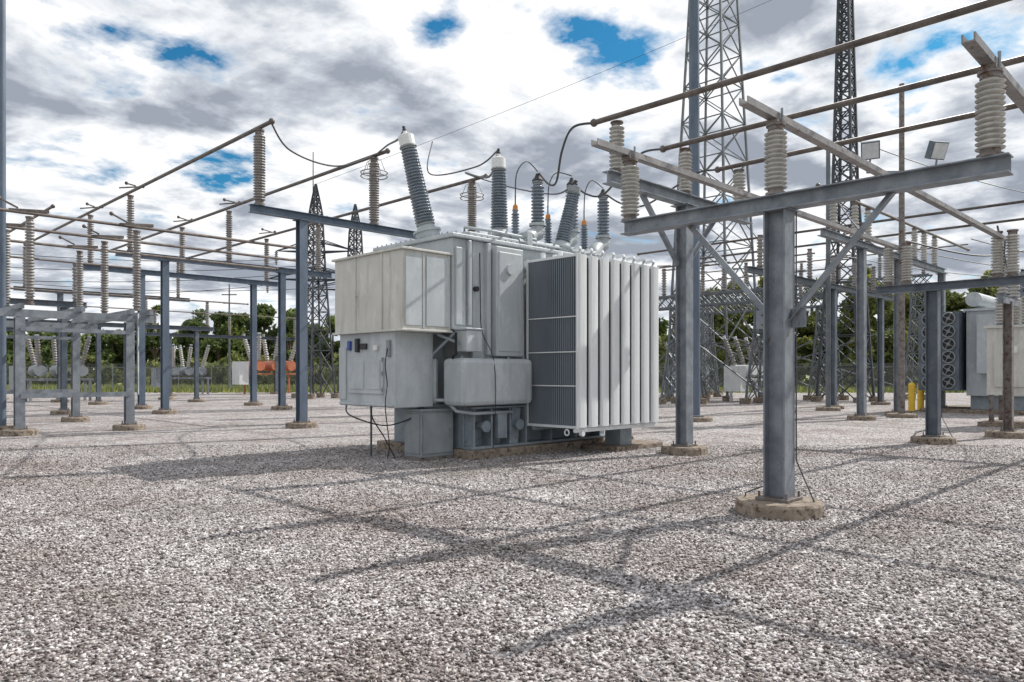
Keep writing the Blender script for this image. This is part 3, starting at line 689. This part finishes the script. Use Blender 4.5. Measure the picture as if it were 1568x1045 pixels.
for i in range(44):
    s=-78+i*2.6+random.uniform(-1,1); d=98+random.uniform(-5,8)
    if s>30: continue
    h=7.8+random.uniform(-1.2,1.2)
    if -52<s<-36: h+=1.8
    if -36<s<-26: h=11+random.uniform(-1,1)
    if s>-26: h+=1
    x,y=fr(d,s); sp.append((x,y,h,random.uniform(2.4,3.8),.12))
tree_mass('tree_line',sp,M['leaf'],.30,95)
sp=[]
for i in range(46):
    s=12+i*1.7+random.uniform(-1,1); d=80+random.uniform(-6,10)
    h=11.8+random.uniform(-2.5,2.4)
    if s<22: h-=4
    x,y=fr(d,s); sp.append((x,y,h,random.uniform(2.6,4.2),random.choice([.2,.35])))
tree_mass('tree_line',sp,M['leaf2'],.26,95)
sp=[]
for i in range(70):
    s=-85+i*2.5; x,y=fr(90+random.uniform(-3,3)-(12 if s>15 else 0),s); sp.append((x,y,random.uniform(2.2,4.2),random.uniform(2,2.8),.0))
tree_mass('undergrowth',sp,M['leaf2'],.32,90)
sp=[]
for i in range(70):
    s=-180+i*5.4; x,y=fr(135+random.uniform(-6,6),s); sp.append((x,y,random.uniform(7,10),5,.05))
tree_mass('distant_tree_line',sp,M['leaf'],.7,22)
def grass():
    n=30000; d=61+np.random.rand(n)*26; s=(np.random.rand(n)*2-1)*75
    X=(d+s)/R2;Y=(d-s)/R2; h=.15+.4*np.random.rand(n); a=np.random.rand(n)*6.28; w=.09
    z=np.full(n,-.03)
    V=np.stack([np.stack([X-w*np.cos(a),Y-w*np.sin(a),z],1),np.stack([X+w*np.cos(a),Y+w*np.sin(a),z],1),np.stack([X+.1*np.sin(a),Y+.1*np.cos(a),h],1)],1).reshape(-1,3)
    mesh_np('tall_grass',V,np.arange(n*3).reshape(-1,3),3,[M['grassblade']])
grass()

# ------------------------------------------------------------ sky
w=bpy.data.worlds.new("World"); scene.world=w; w.use_nodes=True; t=w.node_tree; L=t.links
bg=t.nodes['Background']; bg.inputs['Strength'].default_value=.10
sky=N(t,'ShaderNodeTexSky'); sky.sky_type='NISHITA'; sky.sun_disc=False; sky.sun_elevation=math.radians(43.8); sky.sun_rotation=math.radians(105); sky.ozone_density=3
tc=N(t,'ShaderNodeTexCoord'); sx=N(t,'ShaderNodeSeparateXYZ'); L.new(tc.outputs['Generated'],sx.inputs[0])
def mth(op,a,b_=None,c_=None,clamp=False):
    n=N(t,'ShaderNodeMath',operation=op); n.use_clamp=clamp
    for i,q in enumerate((a,b_,c_)):
        if q is None: continue
        if isinstance(q,(int,float)): n.inputs[i].default_value=q
        else: L.new(q,n.inputs[i])
    return n.outputs[0]
za=mth('MAXIMUM',sx.outputs[2],0.0); zb=mth('ADD',za,.16)
cv=N(t,'ShaderNodeCombineXYZ'); L.new(mth('DIVIDE',sx.outputs[0],zb),cv.inputs[0]); L.new(mth('DIVIDE',sx.outputs[1],zb),cv.inputs[1])
def cn(scale,detail,rough,loc,dist=0.0):
    mp=N(t,'ShaderNodeMapping'); mp.inputs['Location'].default_value=loc; L.new(cv.outputs[0],mp.inputs[0])
    n=N(t,'ShaderNodeTexNoise'); n.inputs['Scale'].default_value=scale; n.inputs['Detail'].default_value=detail; n.inputs['Roughness'].default_value=rough; n.inputs['Distortion'].default_value=dist
    L.new(mp.outputs[0],n.inputs['Vector']); return n.outputs['Fac']
cov=cn(3.8,10,.58,(4.2,1.3,0),.15)
for (hx,hy,R,A) in ((.48,1.74,.34,.23),(.70,1.66,.18,.21),(.25,1.62,.16,.14),(.62,2.35,.3,.15),(1.34,1.06,.24,.25),(1.80,.50,.24,.21),(.95,2.2,.34,.17),(1.16,1.02,.13,.14),(1.14,1.56,.16,.17),(1.6,.80,.18,.15),(1.0,1.22,.12,.2),(1.95,.9,.25,.13),(-1.5,.5,.8,.2),(.2,-1.2,.8,.2)):
    vd=N(t,'ShaderNodeVectorMath',operation='DISTANCE'); L.new(cv.outputs[0],vd.inputs[0]); vd.inputs[1].default_value=(hx,hy,0)
    mr=N(t,'ShaderNodeMapRange'); mr.interpolation_type='SMOOTHSTEP'; L.new(vd.outputs['Value'],mr.inputs['Value']); mr.inputs['From Min'].default_value=0; mr.inputs['From Max'].default_value=R; mr.inputs['To Min'].default_value=A; mr.inputs['To Max'].default_value=0
    cov=mth('SUBTRACT',cov,mr.outputs[0])
rc=ramp(t,[(.25,0.0),(.40,1.0)]); L.new(cov,rc.inputs['Fac'])
sh=cn(1.9,9,.54,(9.0,3.4,2.0),.3)
shv=mth('ADD',sh,mth('MULTIPLY',mth('SUBTRACT',.5,cov),.6))
rs=ramp(t,[(.38,(3.5,3.9,4.6)),(.46,(5.9,6.3,7.0)),(.515,(8.6,8.9,9.3)),(.57,(10.8,10.8,10.9))]); L.new(shv,rs.inputs['Fac'])
skm=N(t,'ShaderNodeMixRGB',blend_type='MULTIPLY'); skm.inputs['Fac'].default_value=1; skm.inputs['Color2'].default_value=(.22,.85,1.05,1); L.new(sky.outputs[0],skm.inputs['Color1'])
mx=N(t,'ShaderNodeMixRGB'); L.new(rc.outputs[0],mx.inputs['Fac']); L.new(skm.outputs[0],mx.inputs['Color1']); L.new(rs.outputs[0],mx.inputs['Color2'])
hz=ramp(t,[(0.0,.75),(.12,0.0)]); L.new(za,hz.inputs['Fac'])
mh=N(t,'ShaderNodeMixRGB'); L.new(hz.outputs[0],mh.inputs['Fac']); L.new(mx.outputs[0],mh.inputs['Color1']); mh.inputs['Color2'].default_value=(8.6,9.1,9.7,1)
L.new(mh.outputs[0],bg.inputs['Color'])

sun=bpy.data.lights.new('sun','SUN'); sun.energy=4.9; sun.angle=math.radians(.5); sun.color=(1,.96,.9)
so=bpy.data.objects.new('sun',sun); COL.objects.link(so); so.rotation_euler=Vector((-1,.27,-1)).to_track_quat('-Z','Y').to_euler()

cam=bpy.data.cameras.new('camera'); co=bpy.data.objects.new('camera',cam); COL.objects.link(co)
cam.lens=26.17; cam.sensor_width=36; cam.shift_y=.0316; cam.clip_end=6000; cam.clip_start=.1
co.location=(0,0,1.6); co.rotation_euler=(math.radians(90),0,math.radians(-45))
scene.camera=co
scene.view_settings.view_transform='Standard'; scene.view_settings.look='None'; scene.view_settings.exposure=0
